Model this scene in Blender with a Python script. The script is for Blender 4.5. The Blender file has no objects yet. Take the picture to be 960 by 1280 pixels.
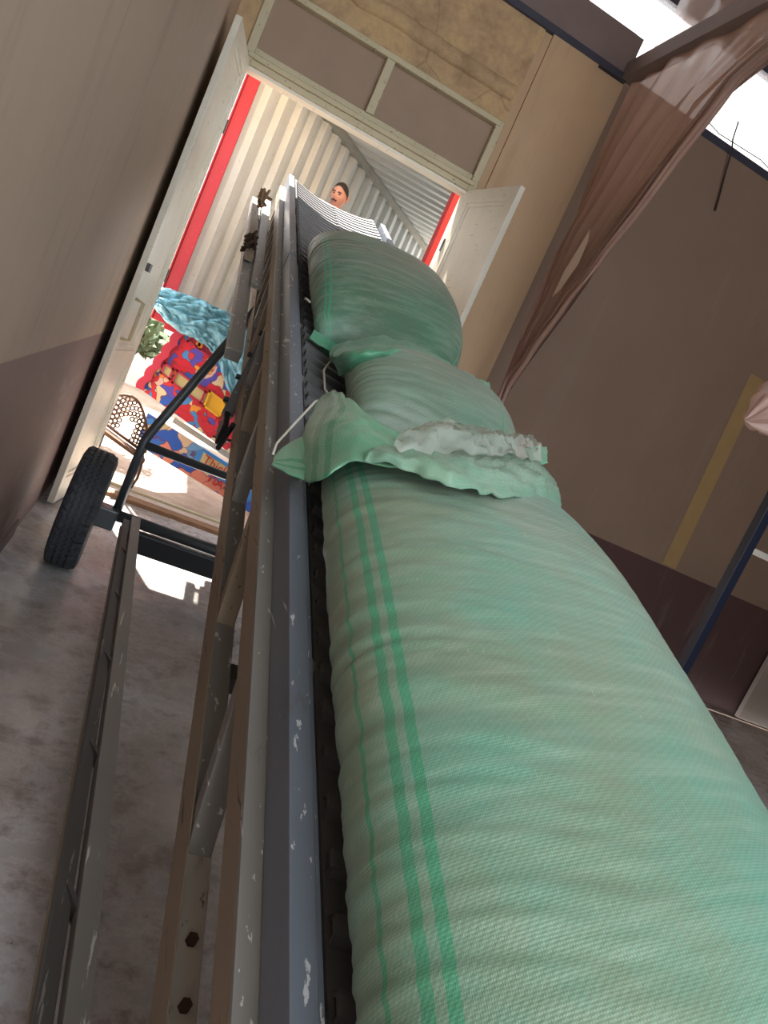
import bpy, math, random
from mathutils import Vector, Matrix, noise
random.seed(7)
S = bpy.context.scene
COL = S.collection
PI = math.pi

# ------------------------------------------------------------------ camera
CAM = Vector((0, 0, 1.6))
ROLL, PITCH, YAW = map(math.radians, (24.545, -7.846, 18.973))
fwd = Vector((math.sin(YAW)*math.cos(PITCH), math.cos(YAW)*math.cos(PITCH), math.sin(PITCH)))
rgt = Vector((math.cos(YAW), -math.sin(YAW), 0))
upv = rgt.cross(fwd)
cr = rgt*math.cos(ROLL) + upv*math.sin(ROLL)
cu = -rgt*math.sin(ROLL) + upv*math.cos(ROLL)
cam = bpy.data.cameras.new('camera')
camo = bpy.data.objects.new('camera', cam); COL.objects.link(camo)
camo.matrix_world = Matrix(((cr.x, cu.x, -fwd.x, CAM.x), (cr.y, cu.y, -fwd.y, CAM.y), (cr.z, cu.z, -fwd.z, CAM.z), (0, 0, 0, 1)))
cam.sensor_fit = 'VERTICAL'; cam.sensor_height = 36; cam.lens = 950/1280*36
cam.clip_start = 0.02; cam.clip_end = 200
S.camera = camo

# ------------------------------------------------------------------ world, sun, exposure
W = bpy.data.worlds.new('world'); S.world = W; W.use_nodes = True
bg = W.node_tree.nodes['Background']
bg.inputs[0].default_value = (0.86, 0.93, 1.0, 1); bg.inputs[1].default_value = 2.7
sl = bpy.data.lights.new('sun', 'SUN'); sl.energy = 28; sl.angle = math.radians(0.6); sl.color = (1, .95, .87)
so = bpy.data.objects.new('sun', sl); COL.objects.link(so)
SUN = Vector((-0.34, 1.0, 1.8)).normalized()
so.rotation_euler = SUN.to_track_quat('Z', 'Y').to_euler(); so.location = (2, 12, 12)
S.view_settings.view_transform = 'Standard'; S.view_settings.look = 'None'
S.view_settings.gamma = 1; S.view_settings.use_curve_mapping = False
S.view_settings.exposure = 0.42

# ------------------------------------------------------------------ materials
def lin(c):
    return tuple(((v/255)/12.92 if v/255 <= .04045 else ((v/255+.055)/1.055)**2.4) for v in c)
class NT:
    def __init__(s, name):
        s.m = bpy.data.materials.new(name); s.m.use_nodes = True
        s.t = s.m.node_tree; s.b = s.t.nodes['Principled BSDF']; s.out = s.t.nodes['Material Output']
    def n(s, typ, **kw):
        nd = s.t.nodes.new(typ)
        for k, v in kw.items():
            if k.startswith('i_'): nd.inputs[k[2:].replace('_', ' ')].default_value = v
            else: setattr(nd, k, v)
        return nd
    def l(s, a, b): s.t.links.new(a, b)
    def coord(s, kind='Object'):
        return s.n('ShaderNodeTexCoord').outputs[kind]
    def noise(s, vec, scale, detail=4, rough=.6, stretch=None):
        if stretch:
            mp = s.n('ShaderNodeMapping'); s.l(vec, mp.inputs[0]); mp.inputs['Scale'].default_value = stretch; vec = mp.outputs[0]
        nd = s.n('ShaderNodeTexNoise'); s.l(vec, nd.inputs['Vector'])
        nd.inputs['Scale'].default_value = scale; nd.inputs['Detail'].default_value = detail; nd.inputs['Roughness'].default_value = rough
        return nd.outputs['Fac']
    def ramp(s, fac, stops, interp='LINEAR'):
        r = s.n('ShaderNodeValToRGB'); s.l(fac, r.inputs[0]); cr_ = r.color_ramp; cr_.interpolation = interp
        while len(cr_.elements) < len(stops): cr_.elements.new(.5)
        for e, (p, c) in zip(cr_.elements, stops):
            e.position = p; e.color = (*c, 1) if len(c) == 3 else c
        return r.outputs[0]
    def mix(s, fac, a, b, mode='MIX'):
        m = s.n('ShaderNodeMix', data_type='RGBA', blend_type=mode)
        for k, v in ((0, fac), (6, a), (7, b)):
            if hasattr(v, 'links'): s.l(v, m.inputs[k])
            else: m.inputs[k].default_value = v if k == 0 else ((*v, 1) if len(v) == 3 else v)
        return m.outputs[2]
    def math(s, op, a, b=0.0, c=None):
        m = s.n('ShaderNodeMath', operation=op)
        for k, v in enumerate((a, b) if c is None else (a, b, c)):
            if hasattr(v, 'links'): s.l(v, m.inputs[k])
            else: m.inputs[k].default_value = v
        return m.outputs[0]
    def sep(s, vec):
        x = s.n('ShaderNodeSeparateXYZ'); s.l(vec, x.inputs[0]); return x.outputs
    def bump(s, h, dist=.002, strength=.5):
        b = s.n('ShaderNodeBump'); s.l(h, b.inputs['Height']); b.inputs['Distance'].default_value = dist; b.inputs['Strength'].default_value = strength
        s.l(b.outputs[0], s.b.inputs['Normal'])
    def set(s, rough=.6, metal=0, spec=.5, color=None):
        s.b.inputs['Roughness'].default_value = rough; s.b.inputs['Metallic'].default_value = metal
        s.b.inputs['Specular IOR Level'].default_value = spec
        if color is not None:
            if hasattr(color, 'links'): s.l(color, s.b.inputs['Base Color'])
            else: s.b.inputs['Base Color'].default_value = (*color, 1)
        return s.m

def plain(name, rgb, rough=.6, metal=0, var=.12, scale=6, bump=0):
    """one paint with a little mottling"""
    k = NT(name); c = lin(rgb); co = k.coord()
    f = k.noise(co, scale, 5)
    col = k.mix(f, tuple(v*(1-var*1.5) for v in c), tuple(min(1, v*(1+var*1.5)) for v in c))
    if bump: k.bump(k.noise(co, scale*12, 3), bump, .6)
    return k.set(rough, metal, .5, col)

def worn_metal(name, rgb, rust=(92, 66, 46), amount=.45, rough=.45, chips=(225, 225, 222)):
    k = NT(name); co = k.coord(); c = lin(rgb)
    base = k.mix(k.noise(co, 3, 5), tuple(v*.82 for v in c), tuple(v*1.15 for v in c))
    r = k.ramp(k.noise(co, 9, 8, .7, (1, .25, 1)), [(amount+.12, (0, 0, 0)), (amount+.24, (1, 1, 1))])
    base = k.mix(k.math('MULTIPLY', r, .55), base, lin(rust))
    ch = k.ramp(k.noise(co, 26, 6, .6, (2, .12, 2)), [(.64, (0, 0, 0)), (.65, (1, 1, 1))])
    base = k.mix(k.math('MULTIPLY', ch, .8), base, lin(chips))
    k.bump(k.noise(co, 60, 4), .0008, .5)
    return k.set(rough, .15, .5, base)

M = {}
# walls: plaster painted brown-beige above a purple-brown dado that ends at z = 1.22
def wall_mat(name, upper, lower, streak, amt=.45):
    k = NT(name); co = k.coord(); z = k.sep(co)[2]
    f1 = k.noise(co, 1.1, 6, .65); f2 = k.noise(co, 5, 6, .6, streak); f3 = k.noise(co, 40, 3)
    u = k.mix(f1, tuple(v*.84 for v in lin(upper)), tuple(v*1.14 for v in lin(upper)))
    lo = k.mix(f1, tuple(v*.85 for v in lin(lower)), tuple(v*1.15 for v in lin(lower)))
    zz = k.math('ADD', z, k.math('MULTIPLY', k.math('SUBTRACT', f2, .5), .006))
    col = k.mix(k.math('GREATER_THAN', zz, 1.22), lo, u)
    sc = k.ramp(f2, [(.34, (0, 0, 0)), (.42, (1, 1, 1))])
    col = k.mix(k.math('MULTIPLY', k.math('SUBTRACT', 1, sc), amt), col, lin((170, 156, 142)))
    st = k.ramp(k.noise(co, 9, 5, .6, (1, .8, .12)), [(.56, (0, 0, 0)), (.68, (1, 1, 1))]); col = k.mix(k.math('MULTIPLY', st, amt*.6), col, lin((112, 92, 80)))
    sp = k.ramp(k.noise(co, 7, 8, .75), [(.70, (0, 0, 0)), (.74, (1, 1, 1))])
    col = k.mix(k.math('MULTIPLY', sp, .45), col, lin((84, 66, 54)))
    k.bump(k.math('ADD', f2, k.math('MULTIPLY', f3, .3)), .006, .4)
    return k.set(.62, 0, .35, col)
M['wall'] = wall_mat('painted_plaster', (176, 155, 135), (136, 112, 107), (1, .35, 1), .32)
M['wall_shaded'] = wall_mat('painted_plaster_shaded', (142, 118, 100), (84, 61, 58), (1, 1, .2), .10)  # same plaster, darkened: shade of the right bay is put into the colour
M['board'] = wall_mat('board_panel', (196, 166, 132), (130, 104, 92), (1, 1, .25), .22)
def stucco():
    k = NT('old_stucco'); co = k.coord()
    f = k.noise(co, 3.2, 8, .7); g = k.noise(co, 14, 8, .7)
    col = k.ramp(f, [(.3, lin((150, 124, 96))), (.46, lin((184, 156, 122))), (.60, lin((206, 176, 132))), (.72, lin((164, 136, 108)))])
    cr2 = k.n('ShaderNodeTexVoronoi', feature='DISTANCE_TO_EDGE'); cr2.inputs['Scale'].default_value = 1.6
    mp = k.mix(.5, co, k.n('ShaderNodeTexNoise', i_Scale=3.5).outputs['Color']); k.l(mp, cr2.inputs['Vector'])
    cc = k.ramp(cr2.outputs['Distance'], [(.001, (0, 0, 0)), (.006, (1, 1, 1))])
    col = k.mix(k.math('MULTIPLY', k.math('SUBTRACT', 1, cc), .35), col, lin((92, 70, 54)))
    k.bump(k.math('ADD', f, k.math('MULTIPLY', g, .4)), .02, .6)
    return k.set(.85, 0, .2, col)
M['stucco'] = stucco()
def concrete():
    k = NT('worn_concrete_floor'); co = k.coord()
    f = k.noise(co, .9, 6, .6); g = k.noise(co, 6, 8, .72); h = k.noise(co, 38, 5, .7)
    col = k.ramp(f, [(.34, lin((152, 142, 136))), (.5, lin((190, 183, 178))), (.62, lin((216, 214, 216)))])
    col = k.mix(k.math('MULTIPLY', k.ramp(g, [(.50, (0, 0, 0)), (.62, (1, 1, 1))]), .55), col, lin((110, 86, 72)))
    fs = k.noise(co, 2.4, 8, .8, (1, .5, 1)); col = k.mix(k.math('MULTIPLY', k.ramp(fs, [(.54, (0, 0, 0)), (.63, (1, 1, 1))]), .6), col, lin((190, 192, 200)))  # bluish pale patches put a sheen into the floor colour
    col = k.mix(k.ramp(h, [(.67, (0, 0, 0)), (.70, (.75, .75, .75))]), col, lin((58, 48, 44)))
    r = k.ramp(g, [(.35, (.16,)*3), (.7, (.50,)*3)]); k.l(r, k.b.inputs['Roughness'])
    k.bump(k.math('ADD', g, k.math('MULTIPLY', h, .5)), .003, .35)
    m = k.set(.4, 0, .5, col); k.l(r, k.b.inputs['Roughness']); return m
M['floor'] = concrete()
def dirt():
    k = NT('dusty_ground'); co = k.coord()
    f = k.noise(co, 2.2, 8, .7); g = k.noise(co, 26, 6, .7)
    col = k.ramp(f, [(.3, lin((148, 126, 108))), (.55, lin((182, 160, 142))), (.75, lin((200, 184, 170)))])
    col = k.mix(k.ramp(g, [(.60, (0, 0, 0)), (.68, (.7, .7, .7))]), col, lin((112, 86, 68)))
    k.bump(g, .01, .5); return k.set(.9, 0, .2, col)
M['dirt'] = dirt()
M['cream'] = worn_metal('cream_door_paint', (196, 184, 152), (140, 112, 78), .50, .5, (120, 96, 70))
M['leaf'] = worn_metal('pale_door_paint', (226, 220, 204), (170, 152, 122), .55, .4, (196, 184, 160))
M['transom_panel'] = plain('brown_fibreboard', (162, 138, 116), .6, 0, .12, 2.5, .001)
M['grey_steel'] = worn_metal('grey_painted_steel', (142, 139, 134), (88, 68, 52), .50, .42)
M['blue_steel'] = worn_metal('blue_grey_painted_steel', (118, 126, 138), (96, 88, 76), .47, .36, (228, 230, 232))
M['brown_steel'] = worn_metal('primer_brown_steel', (152, 136, 116), (104, 82, 60), .50, .55, (70, 52, 40))
M['dark_steel'] = worn_metal('dark_grey_steel', (88, 86, 84), (74, 58, 46), .50, .45, (150, 148, 142))
M['axle_steel'] = plain('satin_grey_pipe', (88, 94, 98), .32, .4, .06, 3)
M['black_steel'] = plain('black_steel', (34, 35, 38), .5, .2, .1)
M['white_steel'] = worn_metal('chipped_white_steel', (190, 184, 172), (96, 76, 58), .42, .45, (92, 84, 76))
M['rust'] = plain('rusty_bolt', (74, 52, 38), .75, .3, .3, 40, .002)
M['rubber'] = plain('tyre_rubber', (56, 60, 66), .62, 0, .12, 12, .001)
M['belt'] = plain('grey_rubber_belt', (104, 103, 104), .36, 0, .12, 5)
M['rim'] = plain('wheel_rim_grey', (140, 138, 132), .5, .3, .1)
M['red_steel'] = worn_metal('red_container_paint', (168, 36, 50), (120, 44, 44), .60, .4, (180, 70, 76))
M['corr'] = worn_metal('pale_grey_corrugated_steel', (208, 214, 216), (180, 178, 170), .58, .45, (180, 178, 168))
M['corr_joint'] = plain('grey_joint', (150, 152, 146), .5, .1, .08)
M['wood'] = plain('weathered_wood', (150, 120, 88), .8, 0, .2, 9, .002)
M['skin'] = plain('skin', (192, 140, 122), .5, 0, .05, 10)
M['hair'] = plain('dark_hair', (36, 30, 27), .6, 0, .2, 60, .002)
M['shirt'] = plain('dark_shirt', (44, 44, 54), .85, 0, .15, 30)
M['trousers'] = plain('dark_trousers', (52, 50, 52), .9, 0, .15, 30)
M['lip'] = plain('lips', (165, 92, 84), .5, 0, .05)
M['eye'] = plain('eye', (60, 44, 36), .2, 0, .05)
M['navy'] = plain('navy_painted_steel', (18, 26, 46), .45, .1, .1)
M['pale_box'] = plain('pale_board', (160, 144, 132), .7, 0, .06, 4)
M['frame_dark'] = plain('dark_blue_window_frame', (60, 62, 76), .5, .1, .15, 8)
M['soffit'] = plain('dusty_soffit', (128, 112, 108), .75, 0, .15, 3)
M['string'] = plain('white_string', (214, 208, 194), .8, 0, .05, 30)
M['wire'] = plain('dark_wire', (40, 36, 36), .6, 0, .05)
M['leafgreen'] = plain('dusty_foliage', (84, 100, 70), .8, 0, .3, 14)
M['iron'] = plain('bronze_cast_iron', (96, 68, 52), .5, .3, .15, 12)
M['roof'] = plain('roof_sheet', (120, 108, 98), .7, 0, .1, 3)
M['stone'] = plain('white_mortar_sill', (206, 186, 172), .85, 0, .18, 14, .006)
M['brick'] = plain('worn_brick_edge', (150, 112, 84), .9, 0, .25, 10, .01)
M['outer_wall'] = plain('bright_rendered_wall', (214, 208, 202), .85, 0, .08, 5, .004)

def sack_mat(name, stripes, base=(130, 144, 118), teal=(108, 160, 138), mint=.5):
    k = NT(name); uv = k.n('ShaderNodeUVMap').outputs[0]; co = k.coord()
    s = k.sep(uv); x, y = s[0], s[1]
    f = k.noise(co, 2.2, 5, .6); g = k.noise(uv, 14, 6, .6, (.35, 2.2, 1)); hfib = k.noise(uv, 60, 4, .7, (6, .35, 1))
    c = k.mix(k.ramp(f, [(.36, (0, 0, 0)), (.62, (1, 1, 1))]), lin(base), lin(teal))
    c = k.mix(k.math('MULTIPLY', k.ramp(g, [(.45, (0, 0, 0)), (.75, (1, 1, 1))]), .30), c, lin((182, 200, 180)))
    c = k.mix(k.math('MULTIPLY', k.ramp(hfib, [(.60, (0, 0, 0)), (.72, (1, 1, 1))]), .30), c, lin((204, 216, 204)))
    for (a, b) in stripes:
        m = k.math('MULTIPLY', k.math('GREATER_THAN', x, a), k.math('LESS_THAN', x, b))
        c = k.mix(k.math('MULTIPLY', m, .86), c, lin((64, 152, 112)))
    # woven tape: warp and weft threads 3.2 mm wide
    w1 = k.n('ShaderNodeTexWave', wave_type='BANDS', bands_direction='X'); k.l(uv, w1.inputs[0]); w1.inputs['Scale'].default_value = 88; w1.inputs['Distortion'].default_value = .6; w1.inputs['Detail'].default_value = 1
    w2 = k.n('ShaderNodeTexWave', wave_type='BANDS', bands_direction='Y'); k.l(uv, w2.inputs[0]); w2.inputs['Scale'].default_value = 70; w2.inputs['Distortion'].default_value = .6; w2.inputs['Detail'].default_value = 1
    w3 = k.n('ShaderNodeTexWave', wave_type='BANDS', bands_direction='DIAGONAL'); k.l(uv, w3.inputs[0]); w3.inputs['Scale'].default_value = 46
    wv = k.math('ADD', k.math('MULTIPLY', w1.outputs['Fac'], w2.outputs['Fac']), k.math('MULTIPLY', w3.outputs['Fac'], .5))
    c = k.mix(k.math('MULTIPLY', wv, .16), c, tuple(min(1, v*1.9) for v in lin(teal)))
    k.bump(k.math('ADD', wv, k.math('MULTIPLY', g, 2.0)), .0010, .45)
    m = k.set(.27, 0, .65, c)
    k.b.inputs['Sheen Weight'].default_value = .15
    return m
M['sack_big'] = sack_mat('woven_green_sack', [(.818, .840), (.860, .884), (.945, .957)])
M['sack_mid'] = sack_mat('woven_green_sack_pale', [(.30, .312)], (116, 130, 108), (112, 142, 124))
M['sack_top'] = sack_mat('woven_green_sack_shaded', [(.13, .15), (.83, .85), (.87, .885)], (88, 108, 86), (76, 122, 98))  # shade near the container mouth is put into this darker sack colour
M['sack_flap'] = sack_mat('woven_green_flap', [(.09, .12), (.15, .18)], (120, 176, 142), (106, 176, 140))
M['sack_hem'] = sack_mat('woven_green_hem', [], (128, 160, 134), (108, 164, 138))
M['sack_neck'] = sack_mat('woven_green_neck', [(.05, .07)], (70, 140, 104), (84, 160, 124))

def film(name, rgb, alpha, rough=.22, trans=.35):
    k = NT(name); t = k.t; co = k.coord()
    n1 = k.noise(co, 18, 5, .6, (1, 1, .3)); b = k.n('ShaderNodeBump'); k.l(n1, b.inputs['Height']); b.inputs['Distance'].default_value = .01; b.inputs['Strength'].default_value = .5
    k.l(b.outputs[0], k.b.inputs['Normal']); k.set(rough, 0, .6, lin(rgb))
    tl = k.n('ShaderNodeBsdfTranslucent'); tl.inputs[0].default_value = (*lin(rgb), 1)
    tr = k.n('ShaderNodeBsdfTransparent'); tr.inputs[0].default_value = (.95, .9, .87, 1)
    m1 = k.n('ShaderNodeMixShader'); m1.inputs[0].default_value = trans
    k.l(k.b.outputs[0], m1.inputs[1]); k.l(tl.outputs[0], m1.inputs[2])
    m2 = k.n('ShaderNodeMixShader'); m2.inputs[0].default_value = alpha
    k.l(tr.outputs[0], m2.inputs[1]); k.l(m1.outputs[0], m2.inputs[2]); k.l(m2.outputs[0], k.out.inputs[0])
    return k.m
M['curtain'] = film('dusty_plastic_sheet', (190, 156, 140), .96, .22, .45)
M['curtain_clear'] = film('thin_plastic_sheet', (206, 176, 164), .60, .22, .5)
M['liner'] = film('clear_plastic_liner', (214, 224, 212), .42, .05, .10)
M['bag'] = film('pink_clear_bag', (226, 196, 184), .75, .15, .4)
M['glass'] = film('dusty_glass', (235, 240, 245), .12, .05, .6)
def tarp():
    k = NT('blue_tarp'); co = k.coord()
    c = k.mix(k.noise(co, 5, 5), lin((66, 132, 160)), lin((132, 190, 208)))
    k.bump(k.noise(co, 14, 6, .6), .02, .7); return k.set(.4, 0, .5, c)
M['tarp'] = tarp()
def painted(name, scale, seed, cols):
    k = NT(name); co = k.coord()
    mp = k.n('ShaderNodeMapping'); k.l(co, mp.inputs[0]); mp.inputs['Location'].default_value = (seed, 0, seed*.7)
    nz = k.n('ShaderNodeTexNoise'); nz.inputs['Scale'].default_value = 4.5; nz.inputs['Detail'].default_value = 2; k.l(mp.outputs[0], nz.inputs['Vector'])
    v2 = k.mix(.30, mp.outputs[0], nz.outputs['Color'])
    vo = k.n('ShaderNodeTexVoronoi'); vo.inputs['Scale'].default_value = scale; k.l(v2, vo.inputs['Vector'])
    s = k.sep(vo.outputs['Color'])
    col = k.ramp(s[0], [(i/len(cols), lin(c)) for i, c in enumerate(cols)], 'CONSTANT')
    ve = k.n('ShaderNodeTexVoronoi', feature='DISTANCE_TO_EDGE'); ve.inputs['Scale'].default_value = scale; k.l(v2, ve.inputs['Vector'])
    edge = k.ramp(ve.outputs['Distance'], [(.02, (1, 1, 1)), (.03, (0, 0, 0))])
    col = k.mix(k.math('MULTIPLY', edge, .75), col, lin((110, 50, 70)))
    return k.set(.45, 0, .4, col)
M['mural'] = painted('painted_mural_red', 15, 2.3, [(218, 40, 56), (214, 44, 58), (62, 104, 200), (240, 214, 170), (220, 50, 62), (96, 86, 190), (244, 160, 60), (238, 196, 180), (80, 150, 214), (226, 60, 66)])
M['mural_blue'] = painted('painted_mural_blue', 8, 5.1, [(48, 116, 200), (70, 140, 214), (220, 190, 160), (52, 96, 190), (226, 140, 120), (110, 160, 210), (206, 186, 150), (60, 110, 196)])
M['crimson'] = plain('crimson_paint', (184, 44, 66), .45, 0, .08)
M['yellow'] = plain('yellow_paint', (246, 188, 44), .45, 0, .08)
M['sand'] = plain('sand_paint', (206, 190, 134), .5, 0, .08)
M['orange'] = plain('orange_paint', (240, 140, 50), .5, 0, .08)
M['letter_red'] = plain('red_lettering', (200, 50, 48), .5, 0, .04)
M['violet'] = plain('violet_paint', (88, 70, 196), .5, 0, .08)

# ------------------------------------------------------------------ object helpers
LOC = {}
def new_obj(name, verts, faces, mat, parent=None, smooth=False, uvs=None, mats=None, fmat=None, base=None):
    off = LOC.get(parent.name, Vector()) if parent else (Vector(base) if base else Vector())
    me = bpy.data.meshes.new(name)
    me.from_pydata([tuple(Vector(v)-off) for v in verts], [], faces)
    o = bpy.data.objects.new(name, me); COL.objects.link(o)
    for m in (mats or [mat]): me.materials.append(M[m] if isinstance(m, str) else m)
    if fmat:
        for p, i in zip(me.polygons, fmat): p.material_index = i
    if smooth:
        me.polygons.foreach_set('use_smooth', [True]*len(me.polygons))
    if uvs:
        ul = me.uv_layers.new(name='UVMap')
        for lp in me.loops: ul.data[lp.index].uv = uvs[lp.vertex_index]
    if parent: o.parent = parent; LOC[o.name] = off
    else: o.location = off; LOC[o.name] = off
    me.update()
    return o
def thing(name, label, cat, base=(0, 0, 0), group=None):
    o = bpy.data.objects.new(name, None); COL.objects.link(o); o.location = base; o.empty_display_size = .1
    LOC[o.name] = Vector(base); tag(o, label, cat, group); return o
def tag(o, label, cat, group=None):
    o['label'] = label; o['category'] = cat
    if group: o['group'] = group
    return o
def struct(o): o['kind'] = 'structure'; return o

class MB:
    def __init__(s): s.v = []; s.f = []
    def add(s, v, f):
        b = len(s.v); s.v += [Vector(p) for p in v]; s.f += [tuple(b+i for i in q) for q in f]; return s
    def box(s, lo, hi, T=None):
        x0, y0, z0 = lo; x1, y1, z1 = hi
        v = [(x0, y0, z0), (x1, y0, z0), (x1, y1, z0), (x0, y1, z0), (x0, y0, z1), (x1, y0, z1), (x1, y1, z1), (x0, y1, z1)]
        if T: v = [T(p) for p in v]
        return s.add(v, [(0, 3, 2, 1), (4, 5, 6, 7), (0, 1, 5, 4), (1, 2, 6, 5), (2, 3, 7, 6), (3, 0, 4, 7)])
    def bar(s, a, b, w, h, up=(0, 0, 1)):
        """rectangular bar from a to b"""
        a = Vector(a); b = Vector(b); d = (b-a).normalized(); x = d.cross(Vector(up)).normalized(); y = x.cross(d)
        v = []
        for p in (a, b):
            for sx, sy in ((-1, -1), (1, -1), (1, 1), (-1, 1)): v.append(p + x*sx*w/2 + y*sy*h/2)
        return s.add(v, [(0, 1, 2, 3), (7, 6, 5, 4), (0, 4, 5, 1), (1, 5, 6, 2), (2, 6, 7, 3), (3, 7, 4, 0)])
    def tube(s, pts, r, n=10, cap=True, taper=None):
        pts = [Vector(p) for p in pts]; rings = []; prev = None
        for i, p in enumerate(pts):
            d = (pts[min(i+1, len(pts)-1)] - pts[max(i-1, 0)]).normalized()
            if prev is None:
                x = d.cross(Vector((0, 0, 1)));  x = x if x.length > .05 else d.cross(Vector((1, 0, 0)))
            else: x = prev - d*prev.dot(d)
            x.normalize(); prev = x; y = d.cross(x)
            rr = taper[i] if taper else r
            rings.append([p + (x*math.cos(2*PI*k/n) + y*math.sin(2*PI*k/n))*rr for k in range(n)])
        v = [q for R_ in rings for q in R_]; f = []
        for i in range(len(pts)-1):
            for k in range(n): f.append((i*n+k, i*n+(k+1) % n, (i+1)*n+(k+1) % n, (i+1)*n+k))
        if cap: f.append(tuple(range(n-1, -1, -1))); f.append(tuple((len(pts)-1)*n+k for k in range(n)))
        return s.add(v, f)
    def prism(s, poly, ext):
        """poly: 3D points in a plane, ext: extrusion vector"""
        n = len(poly); e = Vector(ext); v = [Vector(p) for p in poly] + [Vector(p)+e for p in poly]
        f = [tuple(range(n-1, -1, -1)), tuple(range(n, 2*n))] + [(i, (i+1) % n, n+(i+1) % n, n+i) for i in range(n)]
        return s.add(v, f)
    def build(s, name, mat, parent=None, smooth=False, bevel=0, **k):
        o = new_obj(name, s.v, s.f, mat, parent, smooth, **k)
        if bevel:
            b = o.modifiers.new('bevel', 'BEVEL'); b.width = bevel; b.segments = 2; b.limit_method = 'ANGLE'
        return o

# ------------------------------------------------------------------ room shell
WX = -.43            # left wall
DY = 6.18            # inner face of the door wall
def structure(name, mb, mat, **k): return struct(mb.build(name, mat, **k))
structure('floor', MB().box((-1.2, -6, -.15), (12, 6.30, 0)), 'floor')
structure('ground', MB().box((-14, 6.46, -.20), (22, 26, -.03)), 'dirt')
structure('wall_left', MB().box((WX-.25, -6, 0), (WX, 6.43, 5.9)), 'wall')
# door wall in pieces round the opening x -.26..1.66, z 0..3.93
structure('wall_front', MB().box((WX, DY, 0), (-.262, 6.32, 4.69)).box((-.262, DY, 3.935), (1.69, 6.32, 4.69)), 'stucco')
structure('wall_front', MB().box((1.69, DY, 0), (2.47, 6.32, 4.68)), 'board')
structure('trim_1', MB().box((1.76, DY-.022, 0), (2.20, DY, 4.70)).box((2.20, DY-.012, 0), (2.47, DY, 4.655)), 'board')   # board cladding strips
structure('wall_right', MB().box((2.47, 6.50, 0), (12, 6.75, 4.86)), 'wall_shaded')
structure('wall_return', MB().box((2.39, 6.32, 0), (2.47, 6.75, 4.86)), 'wall_shaded')
# raised cornice of crumbling render above the transom
cm = MB()
N = 60; prof = []
for i in range(N+1):
    x = -.26 + (1.66+.26)*i/N; nz = noise.noise(Vector((x*4, 1, 0)))*.025 + noise.noise(Vector((x*17, 3, 0)))*.010
    prof.append((x, nz))
vv = []; ff = []
for x, nz in prof:
    vv += [(x, DY, 4.10+nz), (x, DY-.045, 4.12+nz), (x, DY-.05, 4.20+nz*.6), (x, DY, 4.225+nz*.7)]
for i in range(N):
    for k in range(3): ff.append((i*4+k, i*4+k+1, i*4+5+k, i*4+4+k))
cm.add(vv, ff); structure('trim_2', cm, 'stucco', smooth=True)
# lintel soffit, clerestory frames and glazing over the door wall
structure('trim_3', MB().box((-.43, DY-.03, 4.69), (2.47, DY+.02, 4.745)), 'frame_dark')
structure('trim_4', MB().box((-.43, DY+.0, 4.745), (2.47, 6.43, 5.05)), 'soffit')
w1 = MB().box((-.43, 6.24, 5.05), (2.42, 6.30, 5.085)).box((-.43, 6.24, 5.86), (2.42, 6.30, 5.9)).box((-.1, 6.24, 5.08), (-.05, 6.3, 5.87))
w1 = structure('window_1', w1, 'frame_dark'); MB().box((-.43, 6.265, 5.085), (2.42, 6.27, 5.86)).build('pane', 'glass', w1)
w2 = MB().box((2.5, 6.50, 4.86), (9, 6.58, 4.93)).box((2.5, 6.50, 5.60), (9, 6.60, 5.9)).box((5.6, 6.5, 4.93), (5.66, 6.56, 5.6))
w2 = structure('window_2', w2, 'frame_dark'); MB().box((2.5, 6.535, 4.93), (9, 6.54, 5.6)).build('pane', 'glass', w2)
# roof over the front of the hall, sized to block the sun; rear left open for sky fill
structure('ceiling', MB().box((-.68, -1.2, 5.9), (12, 6.9, 6.0)), 'roof')
structure('wall_shade_back', MB().box((4.2, -1.4, 0), (12, -1.2, 5.9)), 'wall_shaded')  # added out of view to darken the right side of the hall
structure('wall_shade_side', MB().box((10.6, -1.2, 0), (10.8, 6.5, 5.9)), 'wall_shaded')  # added to keep light off the right bay
# beam running back into the hall at the end of the door wall
structure('trim_5', MB().box((2.42, .8, 4.70), (2.54, DY, 4.84)), 'soffit', bevel=.004)
# threshold
sm = MB(); rows = 46
for a, (y0, y1, z0, z1) in enumerate(((6.30, 6.42, 0, .035), )): sm.box((-.26, y0, -.1), (1.66, y1, z1))
structure('trim_6', sm, 'stone')
vv = []; ff = []
for i in range(rows+1):
    x = -.26+1.92*i/rows; q = noise.noise(Vector((x*9, 5, 0)))*.018
    vv += [(x, 6.17+q, 0), (x, 6.18+q, .03), (x, 6.30, .033)]
for i in range(rows):
    for k in range(2): ff.append((i*3+k, i*3+k+1, i*3+4+k, i*3+3+k))
structure('trim_7', MB().add(vv, ff), 'brick')
structure('trim_8', MB().box((-.26, 6.42, -.05), (1.66, 6.46, .055)), 'cream', bevel=.006)   # steel sill rail
# yellow stripe on the far wall
structure('trim_9', MB().add([(5.12, 6.497, 3.3), (5.30, 6.497, 3.3), (5.40, 6.497, 1.235), (5.22, 6.497, 1.235)], [(0, 1, 2, 3)]), plain('ochre_stripe', (166, 136, 90), .7, 0, .1, 6))
# plinth strip at the foot of left wall
structure('baseboard_left', MB().box((WX, -6, 0), (WX+.012, 4.6, .10)), plain('plinth', (120, 100, 92), .7, 0, .1))

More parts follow.
